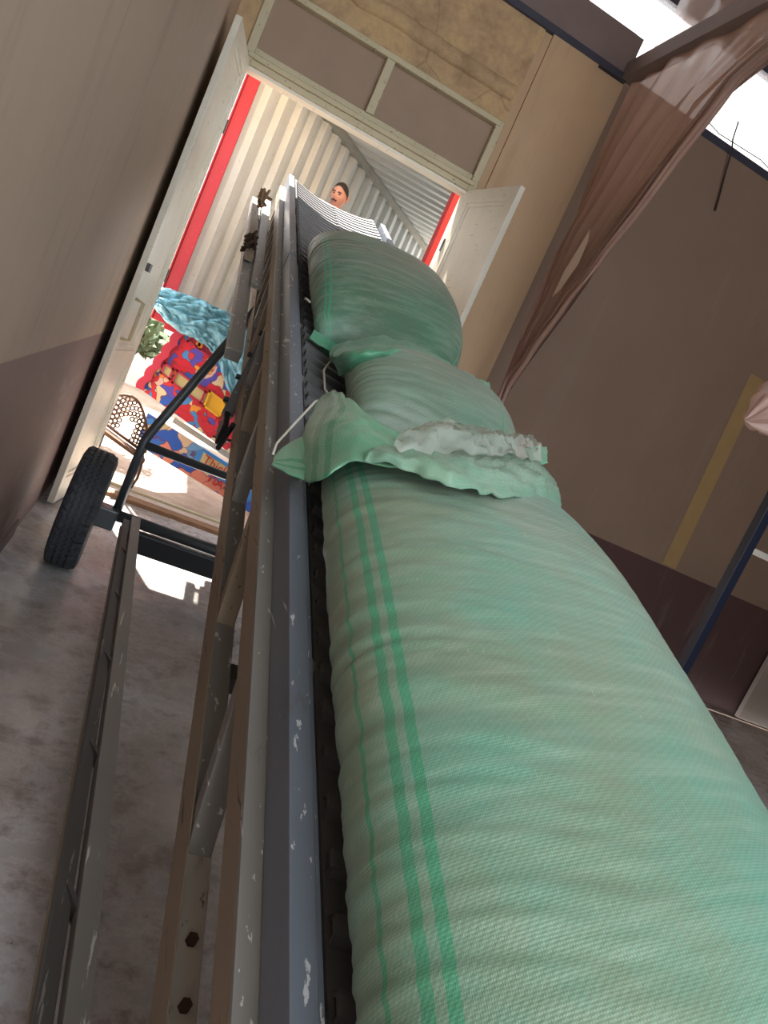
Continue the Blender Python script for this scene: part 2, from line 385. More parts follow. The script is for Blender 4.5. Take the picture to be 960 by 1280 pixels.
# door frame and boarded transom
fr = MB()
fr.box((-.262, DY-.02, 3.355), (1.66, DY+.10, 3.40)).box((-.262, DY-.045, 3.40), (1.66, DY+.10, 3.435)).box((-.262, DY-.01, 3.435), (1.66, DY+.10, 3.485))
fr.box((-.262, DY-.04, 3.89), (1.66, DY+.10, 3.935))
fr.box((-.29, DY-.03, 3.355), (-.22, DY+.10, 3.935)).box((1.625, DY-.03, 3.355), (1.69, DY+.10, 3.935))
fr.box((.655, DY-.03, 3.48), (.725, DY+.08, 3.90))
tr_ = structure('window_3', fr, 'cream', bevel=.006)
MB().box((-.22, DY+.03, 3.48), (.66, DY+.05, 3.895)).build('boarded_pane', 'transom_panel', tr_)
MB().box((.72, DY+.03, 3.48), (1.63, DY+.05, 3.895)).build('boarded_pane', 'transom_panel', tr_)
jb = MB().box((-.262, DY, 0), (-.235, 6.31, 3.36)).box((1.635, DY, 0), (1.66, 6.31, 3.36)).box((-.262, DY, 3.33), (1.66, 6.31, 3.355))
structure('trim_10', jb, 'leaf', bevel=.004)

def door_leaf(name, hinge, free, z0, z1, inward, handle):
    """panelled leaf between hinge and free edge (xy points); inward: unit vector of the visible face"""
    h = Vector((*hinge, 0)); f = Vector((*free, 0)); d = (f-h); L = d.length; d.normalize(); n_ = Vector((*inward, 0))
    def T(p): return h + d*p[0] + n_*p[1] + Vector((0, 0, p[2]))
    mb = MB(); st = .095
    mb.box((0, -.022, z0), (st, .022, z1), T).box((L-st, -.022, z0), (L, .022, z1), T)
    mb.box((st, -.022, z1-.11), (L-st, .022, z1), T).box((st, -.022, z0), (L-st, .022, z0+.18), T)
    mb.box((st, -.022, 1.02), (L-st, .022, 1.14), T)
    for (a, b) in ((z0+.18, 1.02), (1.14, z1-.11)):      # mouldings
        for (x0, x1, q0, q1) in ((st, st+.03, a, b), (L-st-.03, L-st, a, b), (st+.03, L-st-.03, a, a+.03), (st+.03, L-st-.03, b-.03, b)):
            mb.box((x0, -.012, q0), (x1, .016, q1), T)
    o = structure(name, mb, 'leaf', bevel=.003)
    MB().box((st+.03, -.006, z0+.2), (L-st-.03, .004, 1.0), T).box((st+.03, -.006, 1.16), (L-st-.03, .004, z1-.14), T).build('door_panel', 'leaf', o)
    for z in (.4, 1.75, 2.9):
        MB().tube([T((-.005, .02, z-.05)), T((-.005, .02, z+.05))], .012).build('hinge', 'dark_steel', o)
    if handle:
        MB().tube([T((L-.05, .03, 1.23)), T((L-.05, .085, 1.24)), T((L-.05, .085, 1.50)), T((L-.05, .03, 1.51))], .013).build('handle', 'cream', o, smooth=True)
        MB().box((L-.09, .022, 1.70), (L-.02, .045, 1.755), T).build('latch', 'dark_steel', o)
    return o
door_leaf('door_1', (-.245, DY), (-.355, 5.40), .02, 3.36, (.99, -.14), True)
door_leaf('door_2', (1.655, DY), (1.80, 5.42), .02, 3.36, (-.98, -.19), False)

# ------------------------------------------------------------------ shipping container and painted truck outside
CZ = 3.963; A0 = Vector((-.14, 7.40, 0)); AD = Vector((.552, .834, 0)).normalized(); AN = Vector((AD.y, -AD.x, 0))
cont = thing('shipping_container', 'open red framed container with pale corrugated inside walls beyond the doorway', 'container', (-.14, 7.40, 1.40))
def corr(name, P, D, E, Nn, length, mat, parent, pitch=.285, depth=.05):
    """corrugated sheet: runs along D, ribs along E, waves towards Nn"""
    v = []; f = []; n = int(length/pitch*4)
    prof = [0, 0, 1, 1]
    k = 0
    x = 0; pts = []
    while x < length:
        for dx, q in ((0, 0), (pitch*.34, 0), (pitch*.5, 1), (pitch*.84, 1)): pts.append((x+dx, q))
        x += pitch
    for (t, q) in pts:
        p = P + D*t + Nn*(q*depth); v += [p, p+E, p+E-Nn*.004, p-Nn*.004]
    m = len(pts)
    for i in range(m-1):
        a = i*4; b = a+4; f += [(a, b, b+1, a+1), (a+3, a+2, b+2, b+3), (a+1, b+1, b+2, a+2), (a, a+3, b+3, b)]
    return new_obj(name, v, f, mat, parent)
corr('side_wall', A0+Vector((0, 0, 1.42)), AD, Vector((0, 0, CZ-1.42)), AN, 5.9, 'corr', cont)
corr('roof_panel', A0+Vector((.0, .0, CZ)), Vector((0, 1, 0)), Vector((6.2, 0, 0)), Vector((0, 0, 1)), 5.2, 'corr', cont, .26, .03)
MB().bar(A0+AN*.06+Vector((0, 0, CZ-.04)), A0+AD*5.9+AN*.06+Vector((0, 0, CZ-.04)), .12, .06).build('top_rail', 'corr_joint', cont)
MB().box((-.245, 7.32, 1.38), (-.130, 7.46, 4.01)).box((-.262, 7.30, 1.38), (-.2452, 7.36, 4.01)).build('corner_post', 'red_steel', cont, bevel=.006)
MB().box((1.84, 7.32, 1.30), (1.93, 7.46, 4.01)).build('corner_post', 'red_steel', cont, bevel=.006)
MB().box((-.128, 7.33, 3.97), (1.838, 7.44, 4.04)).build('header_rail', 'red_steel', cont, bevel=.006)
MB().box((-.128, 7.33, 1.34), (1.838, 7.44, 1.42)).build('door_sill', 'red_steel', cont, bevel=.006)
MB().add([A0+Vector((0, .06, 1.42)), (1.92, 7.46, 1.42), (5.67, 12.32, 1.42), A0+AD*5.9+Vector((0, 0, 1.42)),
          A0+Vector((0, .06, 1.36)), (1.92, 7.46, 1.36), (5.67, 12.32, 1.36), A0+AD*5.9+Vector((0, 0, 1.36))],
         [(0, 1, 2, 3), (7, 6, 5, 4), (0, 4, 5, 1), (1, 5, 6, 2), (2, 6, 7, 3), (3, 7, 4, 0)]).build('floor_deck', 'corr_joint', cont)
corr('side_wall', Vector((1.92, 7.46, 1.42)), Vector((3.75, 4.86, 0)).normalized(), Vector((0, 0, CZ-1.42)), Vector((-.79, .61, 0)), 6.1, 'corr', cont)
MB().tube([(1.97, 7.29, 1.5), (1.97, 7.29, 3.95)], .017).tube([(2.01, 7.31, 1.5), (2.01, 7.31, 3.95)], .010).build('locking_bar', 'white_steel', cont, smooth=True)
MB().tube([(-.275, 7.28, 1.5), (-.275, 7.28, 3.95)], .012).tube([(-.298, 7.29, 1.5), (-.298, 7.29, 3.95)], .009).build('locking_bar', 'white_steel', cont, smooth=True)

PY = 7.15
truck = thing('painted_truck', 'truck body with a red and blue painted mural tailgate below the container', 'truck', (.5, PY, -.03))
def P3(x, z, y=PY): return Vector((x, y, z))
# tailgate outline: scalloped left edge
tl = []
tlx0, tlz0, tlx1, tlz1 = .055, 1.50, -.125, .77
for i in range(25):
    t = i/24; tl.append((tlx0+(tlx1-tlx0)*t - .022*abs(math.sin(t*PI*6)), tlz0+(tlz1-tlz0)*t))
outline = [(x, z) for x, z in tl] + [(1.75, .30), (1.80, 1.15)]
MB().prism([P3(x, z, PY+.02) for x, z in outline], (0, .06, 0)).build('tailgate', 'mural', truck)
MB().prism([P3(x-.03, z, PY-.03) for x, z in tl] + [P3(x+.045, z, PY-.03) for x, z in reversed(tl)], (0, .10, 0)).build('scalloped_edge', 'crimson', truck)
# slope of the boards on the tailgate follows its lower edge
def along(x, z, sl=-.245): return z + sl*(x - 0)
def recess(x0, x1, zc, h, mat, name='recess_box', rim='crimson'):
    r = MB()
    def q(x, z, y): return (x, y, along(x, z))
    def slab(xa, xb, za, zb, ya, yb):
        v = [q(xa, za, ya), q(xb, za, ya), q(xb, zb, ya), q(xa, zb, ya), q(xa, za, yb), q(xb, za, yb), q(xb, zb, yb), q(xa, zb, yb)]
        return v, [(0, 1, 2, 3), (7, 6, 5, 4), (0, 4, 5, 1), (1, 5, 6, 2), (2, 6, 7, 3), (3, 7, 4, 0)]
    for (xa, xb, za, zb) in ((x0, x1, zc-h/2, zc-h/2+.018), (x0, x1, zc+h/2-.018, zc+h/2), (x0, x0+.018, zc-h/2, zc+h/2), (x1-.018, x1, zc-h/2, zc+h/2)):
        r.add(*slab(xa, xb, za, zb, PY-.015, PY+.03))
    o = r.build(name, rim, truck)
    MB().add(*slab(x0+.015, x1-.015, zc-h/2+.015, zc+h/2-.015, PY+.005, PY+.03)).build('recess_back', mat, o)
recess(-.01, .09, 1.02, .11, 'sand'); recess(.11, .42, 1.02, .13, 'sand'); recess(.44, .62, 1.03, .16, 'yellow', rim='yellow'); recess(.63, .92, 1.00, .18, 'crimson')
recess(.10, .36, 1.40, .10, 'crimson', rim='crimson'); recess(.18, .24, 1.40, .085, 'orange', rim='orange'); recess(.40, .52, 1.42, .11, 'sand')
# lower bumper board, standing on the ground
MB().prism([P3(.02, .60, PY-.06), P3(.02, .40, PY-.06), P3(.14, .28, PY-.06), P3(1.8, -.03, PY-.06), P3(1.8, .26, PY-.06)], (0, .06, 0)).build('bumper_board', 'mural_blue', truck)
MB().box((1.35, PY+.3, -.03), (1.7, PY+.5, .35)).build('chassis', 'dark_steel', truck)
MB().bar((.25, PY+.05, .62), (1.8, PY+.05, .30), .05, .05).build('bumper_bar', 'white_steel', truck)
def text(body, size, loc, rot, mat, parent, name):
    cu_ = bpy.data.curves.new(name, 'FONT'); cu_.body = body; cu_.size = size; cu_.extrude = .004
    t = bpy.data.objects.new(name, cu_); COL.objects.link(t)
    dg = bpy.context.evaluated_depsgraph_get(); me = bpy.data.meshes.new_from_object(t.evaluated_get(dg))
    bpy.data.objects.remove(t); Mx = Matrix.Translation(loc) @ rot.to_4x4()
    o = new_obj(name, [Mx @ v.co for v in me.vertices], [tuple(p.vertices) for p in me.polygons], mat, parent)
    return o
RX = Matrix.Rotation(math.radians(11), 3, 'Y') @ Matrix.Rotation(PI/2, 3, 'X')
MB().prism([P3(.60, .46, PY-.066), P3(.86, .405, PY-.066), P3(.86, .30, PY-.066), P3(.60, .355, PY-.066)], (0, .004, 0)).build('letter_board', 'sand', truck)
text('Thicks', .115, (.615, PY-.072, .372), RX, 'letter_red', truck, 'lettering')
text('TIA', .12, (.70, PY-.072, .225), RX, 'letter_red', truck, 'lettering')

# blue tarp draped over the truck top
nu, nv = 130, 50; v = []; f = []
for i in range(nu+1):
    for j in range(nv+1):
        a = i/nu; b = j/nv
        x = -.30+2.1*a
        top = 1.60+.03*math.sin(a*9)+.10*a
        drop = (.10+.40*min(1, a*2.2)+.05*math.sin(a*15)+.75*max(0,a-.3))
        if b < .25: y = PY+.06-(b/.25)*.12; z = top + .04*math.sin(b/.25*PI)
        else: q = (b-.25)/.75; y = PY-.06-.05*math.sin(q*PI)-.02*q; z = top-drop*q
        nz = noise.noise(Vector((x*5, b*4, 0)))*.05 + abs(noise.noise(Vector((x*9+b*5, b*7, 2))))*.09 + abs(noise.noise(Vector((x*19-b*9, b*15, 5))))*.05
        v.append((x, y-nz, z+nz*.3+ (.06*abs(math.sin(a*40)) * .1)))
for i in range(nu):
    for j in range(nv): f.append((i*(nv+1)+j, (i+1)*(nv+1)+j, (i+1)*(nv+1)+j+1, i*(nv+1)+j+1))
tp = new_obj('tarpaulin', v, f, 'tarp', None, True, base=(.5, PY, 1.6)); md = tp.modifiers.new('s', 'SOLIDIFY'); md.thickness = .006
tag(tp, 'crumpled light blue tarpaulin draped over the painted truck body', 'tarpaulin')

# cast iron garden chair outside
ch = thing('garden_chair', 'brown cast iron chair with a pierced lace back outside the door', 'chair', (-.12, 6.78, -.03))
def T_(x, z, y): return Vector((x, y, z))
bk = MB()
arc = [T_(-.28+.40*t, .66+.10*math.sin(t*PI)-.28*t*t, 6.86) for t in [i/12 for i in range(13)]]
bk.tube(arc, .012, 8); bk.tube([T_(-.28, .42, 6.84), T_(.12, .30, 6.84)], .014, 8); bk.tube([T_(-.28, .66, 6.86), T_(-.28, .42, 6.84)], .012, 8); bk.tube([T_(.12, .38, 6.86), T_(.12, .30, 6.84)], .012, 8)
for i in range(13):          # pierced lace: rings in rows
    for j in range(6):
        t = (i+.5)/13; x = -.28+.40*t; top = .66+.10*math.sin(t*PI)-.28*t*t; bot = .42-.12*t
        z = bot+(top-bot)*(j+.5+.5*(i % 2))/6.6
        if abs(t-.45) < .18 and j < 3: continue
        rr = .018; bk.tube([T_(x+rr*math.cos(2*PI*k/8), z+rr*math.sin(2*PI*k/8), 6.855) for k in range(9)], .0075, 5, False)
bk.build('backrest', 'iron', ch, smooth=True)
MB().prism([T_(-.30, .40, 6.85), T_(.12, .28, 6.85), T_(.14, .31, 6.50), T_(-.28, .43, 6.50)], (0, 0, -.03)).build('seat', 'iron', ch)
for x, z, y in ((-.27, .40, 6.84), (.10, .29, 6.84), (-.25, .41, 6.53), (.12, .30, 6.53)):
    MB().tube([(x, y, z), (x+.015, y, z*.45), (x-.02, y-.01, -.03)], .012, 8).build('leg', 'iron', ch, smooth=True)

# pale rendered yard wall and a shrub far outside
yw = MB().box((-9, 14.0, -.03), (1.2, 14.2, 3.4)).build('yard_wall', 'outer_wall', None); struct(yw)
def bush(name, c, r, n, label, cat):
    v = []; f = []
    for i in range(n):
        d = Vector((random.gauss(0, 1), random.gauss(0, 1), random.gauss(0, 1))).normalized()*r*(.45+.55*random.random()); d.z = abs(d.z)*.9
        p = Vector(c)+d; s_ = .05+.04*random.random(); a = Vector((random.gauss(0, 1), random.gauss(0, 1), random.gauss(0, 1))).normalized(); b2 = a.orthogonal().normalized()
        k = len(v); v += [p-a*s_, p+b2*s_*.45, p+a*s_, p-b2*s_*.45]; f.append((k, k+1, k+2, k+3))
    root = thing(name, label, cat, (c[0], c[1], -.03))
    new_obj('foliage', v, f, 'leafgreen', root); MB().tube([(c[0], c[1], -.03), (c[0]+.03, c[1], c[2]*.5), (c[0]-.05, c[1], c[2]+r*.4)], .03, taper=[.03, .022, .012]).build('stem', 'wood', root)
bush('shrub', (-.38, 8.3, 1.0), .46, 1100, 'dusty green shrub outside, left of the blue tarpaulin', 'shrub')

# ------------------------------------------------------------------ man in the container
def skin_body(name, verts, edges, radii, mat, parent, root=0):
    me = bpy.data.meshes.new(name); off = LOC[parent.name]
    me.from_pydata([tuple(Vector(p)-off) for p in verts], edges, []); o = bpy.data.objects.new(name, me); COL.objects.link(o)
    o.parent = parent; LOC[o.name] = off
    sk = o.modifiers.new('skin', 'SKIN'); sd = o.modifiers.new('sub', 'SUBSURF'); sd.levels = 2; sd.render_levels = 2
    lay = me.skin_vertices[0] if me.skin_vertices else None
    for i, r in enumerate(radii): lay.data[i].radius = (r, r) if not isinstance(r, tuple) else r; lay.data[i].use_root = (i == root)
    me.materials.append(M[mat]); sk.use_smooth_shade = True
    return o
HX, HY, HZ = .905, 7.72, 3.165     # head centre
man = thing('person', 'man with short dark hair standing in the container behind the conveyor top', 'person', (HX, HY, 1.42))
FZ = 1.42
B = [(0, .04, .93), (0, .04, 1.10), (0, .03, 1.28), (0, .03, 1.42), (0, .02, 1.50), (.19, .03, 1.43), (.25, .02, 1.14), (.22, -.20, .98), (-.19, .03, 1.43), (-.25, .02, 1.14), (-.22, -.20, .98),
     (.10, .04, .86), (.11, .02, .48), (.11, .05, .09), (.12, -.10, .04), (-.10, .04, .86), (-.11, .02, .48), (-.11, .05, .09), (-.12, -.10, .04)]
vb = [(HX+x, HY+y+.02, FZ+z) for x, y, z in B]
eb = [(0, 1), (1, 2), (2, 3), (3, 4), (3, 5), (5, 6), (6, 7), (3, 8), (8, 9), (9, 10), (0, 11), (11, 12), (12, 13), (13, 14), (0, 15), (15, 16), (16, 17), (17, 18)]
rb = [(.16, .12), (.15, .11), (.17, .12), (.14, .10), .06, .075, .05, .038, .075, .05, .038, .09, .06, .045, .04, .09, .06, .045, .04]
body = skin_body('body', vb, eb, rb, 'shirt', man)
# head: deformed sphere, face towards -Y and the camera
FA = math.radians(-28)      # turn of the face about z (towards the photographer, then a little left)
def head_pt(x, y, z):       # local: x right, y back, z up
    c, s_ = math.cos(FA), math.sin(FA); tz = .22
    z2 = z*math.cos(tz) + y*math.sin(tz); y2 = y*math.cos(tz) - z*math.sin(tz)
    return Vector((HX + x*c - y2*s_, HY + x*s_ + y2*c, HZ + z2))
v = []; f = []; nu, nv = 40, 28
for i in range(nv+1):
    th = PI*i/nv
    for j in range(nu):
        ph = 2*PI*j/nu
        x = .078*math.sin(th)*math.sin(ph); y = -.098*math.sin(th)*math.cos(ph); z = .122*math.cos(th)
        if z < 0: x *= 1-.35*(z/-.122)**1.6; y = y*(1-.18*(z/-.122)) - (.012 if y < 0 else -.012)*(z/-.122)
        if y < 0:
            face = max(0, -y/.098)
            g = lambda cx, cz, wx, wz: math.exp(-((x-cx)/wx)**2-((z-cz)/wz)**2)
            y -= .022*g(0, -.018, .012, .020)*face + .012*g(0, .008, .009, .022)*face + .008*g(0, .034, .045, .009)*face
            y += .012*g(-.030, .012, .014, .011)*face + .012*g(.030, .012, .014, .011)*face
            y -= .007*g(0, -.056, .024, .008)*face + .010*g(0, -.092, .020, .016)*face - .005*g(0, -.070, .02, .006)*face
        v.append(head_pt(x, y, z))
for i in range(nv):
    for j in range(nu): f.append((i*nu+j, i*nu+(j+1) % nu, (i+1)*nu+(j+1) % nu, (i+1)*nu+j))
new_obj('head', v, f, 'skin', man, True)
hv = []; hf = []; ni = 12
for i in range(ni+1):       # hair cap: higher at the forehead
    for j in range(nu):
        ph = 2*PI*j/nu; fr_ = math.cos(ph); lim = 1.02 if fr_ > .35 else (1.30 if fr_ > -.2 else 2.05)
        lim = .80 + 1.30*((1-fr_)/2)**.8
        th = lim*i/ni; x = .083*math.sin(th)*math.sin(ph); y = -.101*math.sin(th)*math.cos(ph); z = .125*math.cos(th)
        hv.append(head_pt(x, y, z+.001))
for i in range(ni):
    for j in range(nu): hf.append((i*nu+j, i*nu+(j+1) % nu, (i+1)*nu+(j+1) % nu, (i+1)*nu+j))
new_obj('hair', hv, hf, 'hair', man, True)
for sx in (-1, 1):
    e = MB(); e.tube([head_pt(sx*.080, .005, .012), head_pt(sx*.090, .012, .02), head_pt(sx*.092, .014, 0), head_pt(sx*.086, .006, -.028), head_pt(sx*.079, .004, -.03)], .009, 8); e.build('ear', 'skin', man, smooth=True)
    MB().tube([head_pt(sx*.030-.012, -.084, .011), head_pt(sx*.030, -.0885, .0125), head_pt(sx*.030+.012, -.084, .011)], .005, 8, taper=[.002, .006, .002]).build('eye', 'eye', man, smooth=True)
    MB().tube([head_pt(sx*.012, -.101, .028), head_pt(sx*.030, -.099, .034), head_pt(sx*.048, -.086, .028)], .0045, 6).build('eyebrow', 'hair', man, smooth=True)
MB().tube([head_pt(-.026, -.098, -.052), head_pt(0, -.113, -.044), head_pt(.026, -.098, -.052)], .006, 6).build('moustache', 'hair', man, smooth=True)
MB().tube([head_pt(-.022, -.097, -.062), head_pt(0, -.108, -.062), head_pt(.022, -.097, -.062)], .0045, 6).build('mouth', 'lip', man, smooth=True)
MB().tube([(HX, HY+.03, FZ+1.40), (HX, HY+.02, FZ+1.50), (HX, HY+.015, HZ-.05)], .055, 14, taper=[.075, .058, .055]).build('neck', 'skin', man, smooth=True)
for sx in (-1, 1):   # hands resting on the conveyor end
    hp = Vector((HX+sx*.22, HY-.20, FZ+.98)); MB().tube([hp, hp+Vector((0, -.05, .0)), hp+Vector((0, -.09, -.005))], .03, 10, taper=[.028, .038, .03]).build('palm', 'skin', man, smooth=True)
    for q in range(4):
        b0 = hp+Vector((-.027+.018*q, -.085, 0)); MB().tube([b0, b0+Vector((0, -.035, -.004)), b0+Vector((0, -.06, -.022))], .008, 8, taper=[.009, .008, .006]).build('finger', 'skin', man, smooth=True)
    b0 = hp+Vector((-sx*.033, -.03, 0)); MB().tube([b0, b0+Vector((-sx*.022, -.03, -.004)), b0+Vector((-sx*.026, -.055, -.012))], .009, 8, taper=[.011, .009, .007]).build('thumb', 'skin', man, smooth=True)

# ------------------------------------------------------------------ belt conveyor, in its own sloping frame (a across, s along, d below the lens level line)
U = Vector((-.00966, .94600, .32402)).normalized(); Wv = Vector((.999948, .0102133, 0)); Nv = Wv.cross(U)
def Lc(a, s, d): return CAM + Wv*a + U*s - Nv*d
def TL(p): return Lc(p[0], p[1], p[2])      # box helper in (a, s, d)
conv = thing('belt_conveyor', 'long grey steel sack conveyor sloping up through the doorway', 'conveyor', (.81, 4.45, 0))
AC = .828
def mir(a, side): return a if side < 0 else 2*AC-a
S0, S1 = -.75, 6.50
SB = 6.80
for side in (-1, 1):
    def bx(name, a0, a1, s0, s1, d0, d1, mat, bevel=.003, parent=conv):
        a0, a1 = sorted((mir(a0, side), mir(a1, side))); return MB().box((a0, s0, d0), (a1, s1, d1), TL).build(name, mat, parent, bevel=bevel)
    bx('side_guard', .402, .443, S0, 4.005, .885, .980, 'blue_steel')
    bx('side_guard', .400, .441, 4.015, S1, .881, .976, 'blue_steel')
    bx('guard_lip', .445, .452, S0, 3.9, .892, 1.02, 'blue_steel', .001)
    bx('upper_chord', .367, .445, S0, S1-.06, .981, .993, 'grey_steel', .001)
    bx('chord_web', .367, .374, S0, S1-.06, .994, 1.064, 'brown_steel', .001)
    bx('lower_chord', .370, .424, S0, .98, 1.286, 1.346, 'white_steel')
    bx('lower_chord', .370, .424, .985, S1-.35, 1.275, 1.335, 'grey_steel')
    bx('chord_flange', .366, .369, S0, S1-.4, 1.26, 1.352, 'brown_steel', 0)
    # diagonal braces, all leaning the same way
    sb = [-.4, .25, .93, 1.575, 2.18, 2.70, 3.15, 3.55, 3.90, 4.22, 4.52, 4.80, 5.07, 5.33, 5.58, 5.82]
    for i, s_ in enumerate(sb):
        a = mir(.396, side); top = s_+.24
        MB().bar(Lc(a, s_-.02, 1.30), Lc(a, top, 1.03), .045, .05, Wv).build('brace', 'brown_steel' if i % 2 else 'grey_steel', conv, bevel=.002)
for s_ in (.63, .735):
    MB().tube([Lc(.400, s_, 1.287), Lc(.400, s_, 1.274)], .011, 6).build('bolt', 'rust', conv)
# cross members
for s_ in (-.6, .4, 1.4, 2.4, 3.4, 4.4, 5.4): MB().bar(Lc(.40, s_, 1.31), Lc(2*AC-.40, s_, 1.31), .05, .05, U).build('cross_member', 'dark_steel', conv)
# belt: carrying strand with chevron cleats, slightly troughed
BA0, BA1 = .475, 1.19
def belt_d(a): return .985 - .055*abs((a-AC)/(.35))**2.0
v = []; f = []; nb = 14; ns = 80
for i in range(ns+1):
    s_ = S0+.1 + (SB-S0-.12)*i/ns
    for j in range(nb+1): a = BA0+(BA1-BA0)*j/nb; v.append(Lc(a, s_, belt_d(a)))
for i in range(ns):
    for j in range(nb): q = i*(nb+1)+j; f.append((q, q+1, q+nb+2, q+nb+1))
sr = S0+.15
while sr < SB-.12:            # raised ribs across the belt
    for sd in (-1, 1):
        pts = []
        for j in range(8):
            a = AC + sd*(.345*j/7); pts.append((a, sr - .045*(j/7)))
        for k in range(7):
            b = len(v)
            for (a, ss) in (pts[k], pts[k+1]):
                dd = belt_d(a); v += [Lc(a, ss, dd), Lc(a, ss+.006, dd-.020), Lc(a, ss+.036, dd-.020), Lc(a, ss+.044, dd)]
            f += [(b, b+1, b+5, b+4), (b+1, b+2, b+6, b+5), (b+2, b+3, b+7, b+6)]
    sr += .10
be = new_obj('belt', v, f, 'belt', conv)
md = be.modifiers.new('s', 'SOLIDIFY'); md.thickness = .008
MB().add([Lc(BA0, S0+.1, 1.17), Lc(BA1, S0+.1, 1.17), Lc(BA1, SB-.1, 1.17), Lc(BA0, SB-.1, 1.17), Lc(BA0, S0+.1, 1.18), Lc(BA1, S0+.1, 1.18), Lc(BA1, SB-.1, 1.18), Lc(BA0, SB-.1, 1.18)],
         [(0, 1, 2, 3), (7, 6, 5, 4), (0, 4, 5, 1), (1, 5, 6, 2), (2, 6, 7, 3), (3, 7, 4, 0)]).build('return_belt', 'belt', conv)
for s_ in (S0+.08, SB-.08): MB().tube([Lc(BA0-.02, s_, 1.07), Lc(BA1+.02, s_, 1.07)], .10, 24).build('end_roller', 'dark_steel', conv, smooth=True)
s_ = -.3
while s_ < S1-.3:
    MB().tube([Lc(.455, s_, 1.00), Lc(1.20, s_, 1.00)], .026, 12).build('roller', 'dark_steel', conv, smooth=True)
    s_ += .56
for s_ in (1.05, 2.49, 3.05, 3.6):       # hooked idler brackets in the gap beside the belt
    MB().tube([Lc(.447, s_-.05, 1.0), Lc(.462, s_-.01, .95), Lc(.468, s_+.03, .925), Lc(.458, s_+.07, .93)], .008, 8).build('idler_bracket', 'grey_steel', conv, smooth=True)
# drive bracket and sliding lower rail hanging under the truss
MB().bar(Lc(.405, 3.42, 1.08), Lc(.350, 3.06, 1.42), .035, .05, Wv).build('adjuster_bar', 'dark_steel', conv, bevel=.003)
for k in range(4):
    p = Lc(.400, 3.36, 1.12).lerp(Lc(.352, 3.10, 1.37), k/3)-Nv*0-Wv*.02; MB().tube([p, p-Wv*.02], .013, 8).build('bolt', 'black_steel', conv)
MB().box((.335, 2.92, 1.40), (.36, 3.06, 1.50), TL).build('drive_bracket', 'black_steel', conv, bevel=.004)
MB().tube([Lc(.345, 2.70, 1.28), Lc(.34, 2.78, 1.44)], .011, 8).tube([Lc(.34, 3.10, 1.56), Lc(.40, 2.62, 1.30)], .006, 6).build('tension_rod', 'black_steel', conv)
sr_ = MB().bar(Lc(.297, 3.36, 1.27), Lc(.235, 6.15, 1.13), .06, .07, Wv).build('sliding_rail', 'grey_steel', conv, bevel=.004)
MB().bar(Lc(.262, 4.6, 1.15), Lc(.225, 5.95, 1.08), .03, .05, Wv).build('sliding_rail', 'brown_steel', conv, bevel=.003)
MB().bar(Lc(.33, 4.2, 1.17), Lc(.31, 6.2, 1.10), .03, .06, Wv).build('sliding_rail', 'grey_steel', conv, bevel=.003)
for a, s_, d in ((.24, 4.78, 1.10), (.24, 5.47, .965)):
    c0 = Lc(a, s_, d); m = MB(); q = [c0+Vector((random.gauss(0, .016), random.gauss(0, .03), random.gauss(0, .035))) for k in range(40)]
    m.tube(q, .010, 6)
    m.build('rag', 'rust' if s_ < 5.0 else 'wood', conv)
for s_ in (5.2, 5.6, 6.0): MB().bar(Lc(.235, s_, 1.13), Lc(.40, s_, 1.20), .04, .05, U).build('slide_bracket', 'grey_steel', conv)

# wheel frame: axle, bent pipe struts, cross pipe, wheels
for side in (-1, 1):
    def mx(x): return x if side < 0 else 2*AC-x+.0
    st_ = MB().tube([(mx(.055), 4.45, .37), (mx(.052), 4.45, .80), (mx(.056), 4.452, .835), (mx(.075), 4.455, .90), (mx(.36), 4.42, 1.80)], .027, 14)
    st_.build('strut_pipe', 'axle_steel', conv, smooth=True)
    t = MB()      # tyre
    R_, W_ = .345, .17; nt = 72; prof = [(.21, -.055), (.25, -.085), (.30, -.092), (.332, -.082), (.345, -.062), (.345, -.045), (.337, -.043), (.337, -.037), (.345, -.035), (.345, -.014), (.337, -.012), (.337, -.004), (.345, -.002), (.345, .018), (.337, .02), (.337, .028), (.345, .03), (.345, .05), (.338, .06), (.332, .082), (.30, .092), (.25, .085), (.21, .055)]
    cx = mx(-.125); v = []; f = []
    nt = 120
    for i in range(nt):
        an = 2*PI*i/nt; zig = .004*(1 if i % 2 else -1)
        for k, (r, x) in enumerate(prof):
            if 3 <= k <= 19 and k not in (3, 19): x2 = x+zig
            else: x2 = x
            if k in (3, 4, 17, 18, 19) and i % 3 == 0: r -= .006
            v.append((cx+x2, 4.40+math.cos(an)*r, .345+math.sin(an)*r))
    m = len(prof)
    for i in range(nt):
        for k in range(m): f.append((i*m+k, ((i+1) % nt)*m+k, ((i+1) % nt)*m+(k+1) % m, i*m+(k+1) % m))
    wh = new_obj('tyre', v, f, 'rubber', conv, False)
    MB().tube([(cx-.05, 4.40, .345), (cx+.05, 4.40, .345)], .212, 32).build('rim', 'rim', wh)
MB().tube([(-.03, 4.42, .365), (2*AC+.03, 4.42, .365)], .034, 18).build('axle_pipe', 'axle_steel', conv, smooth=True)
MB().box((-.06, 4.36, .28), (.07, 4.48, .40)).build('axle_block', 'axle_steel', conv, bevel=.01)
MB().box((2*AC-.07, 4.36, .28), (2*AC+.06, 4.48, .40)).build('axle_block', 'axle_steel', conv, bevel=.01)
MB().box((.15, 4.36, .205), (2*AC-.15, 4.40, .325)).build('axle_plate', 'black_steel', conv, bevel=.004)
MB().box((.15, 4.35, .318), (2*AC-.15, 4.41, .328)).build('axle_plate_edge', 'axle_steel', conv)
MB().tube([(.055, 4.45, .80), (2*AC-.055, 4.45, .80)], .024, 14).build('cross_pipe', 'axle_steel', conv, smooth=True)
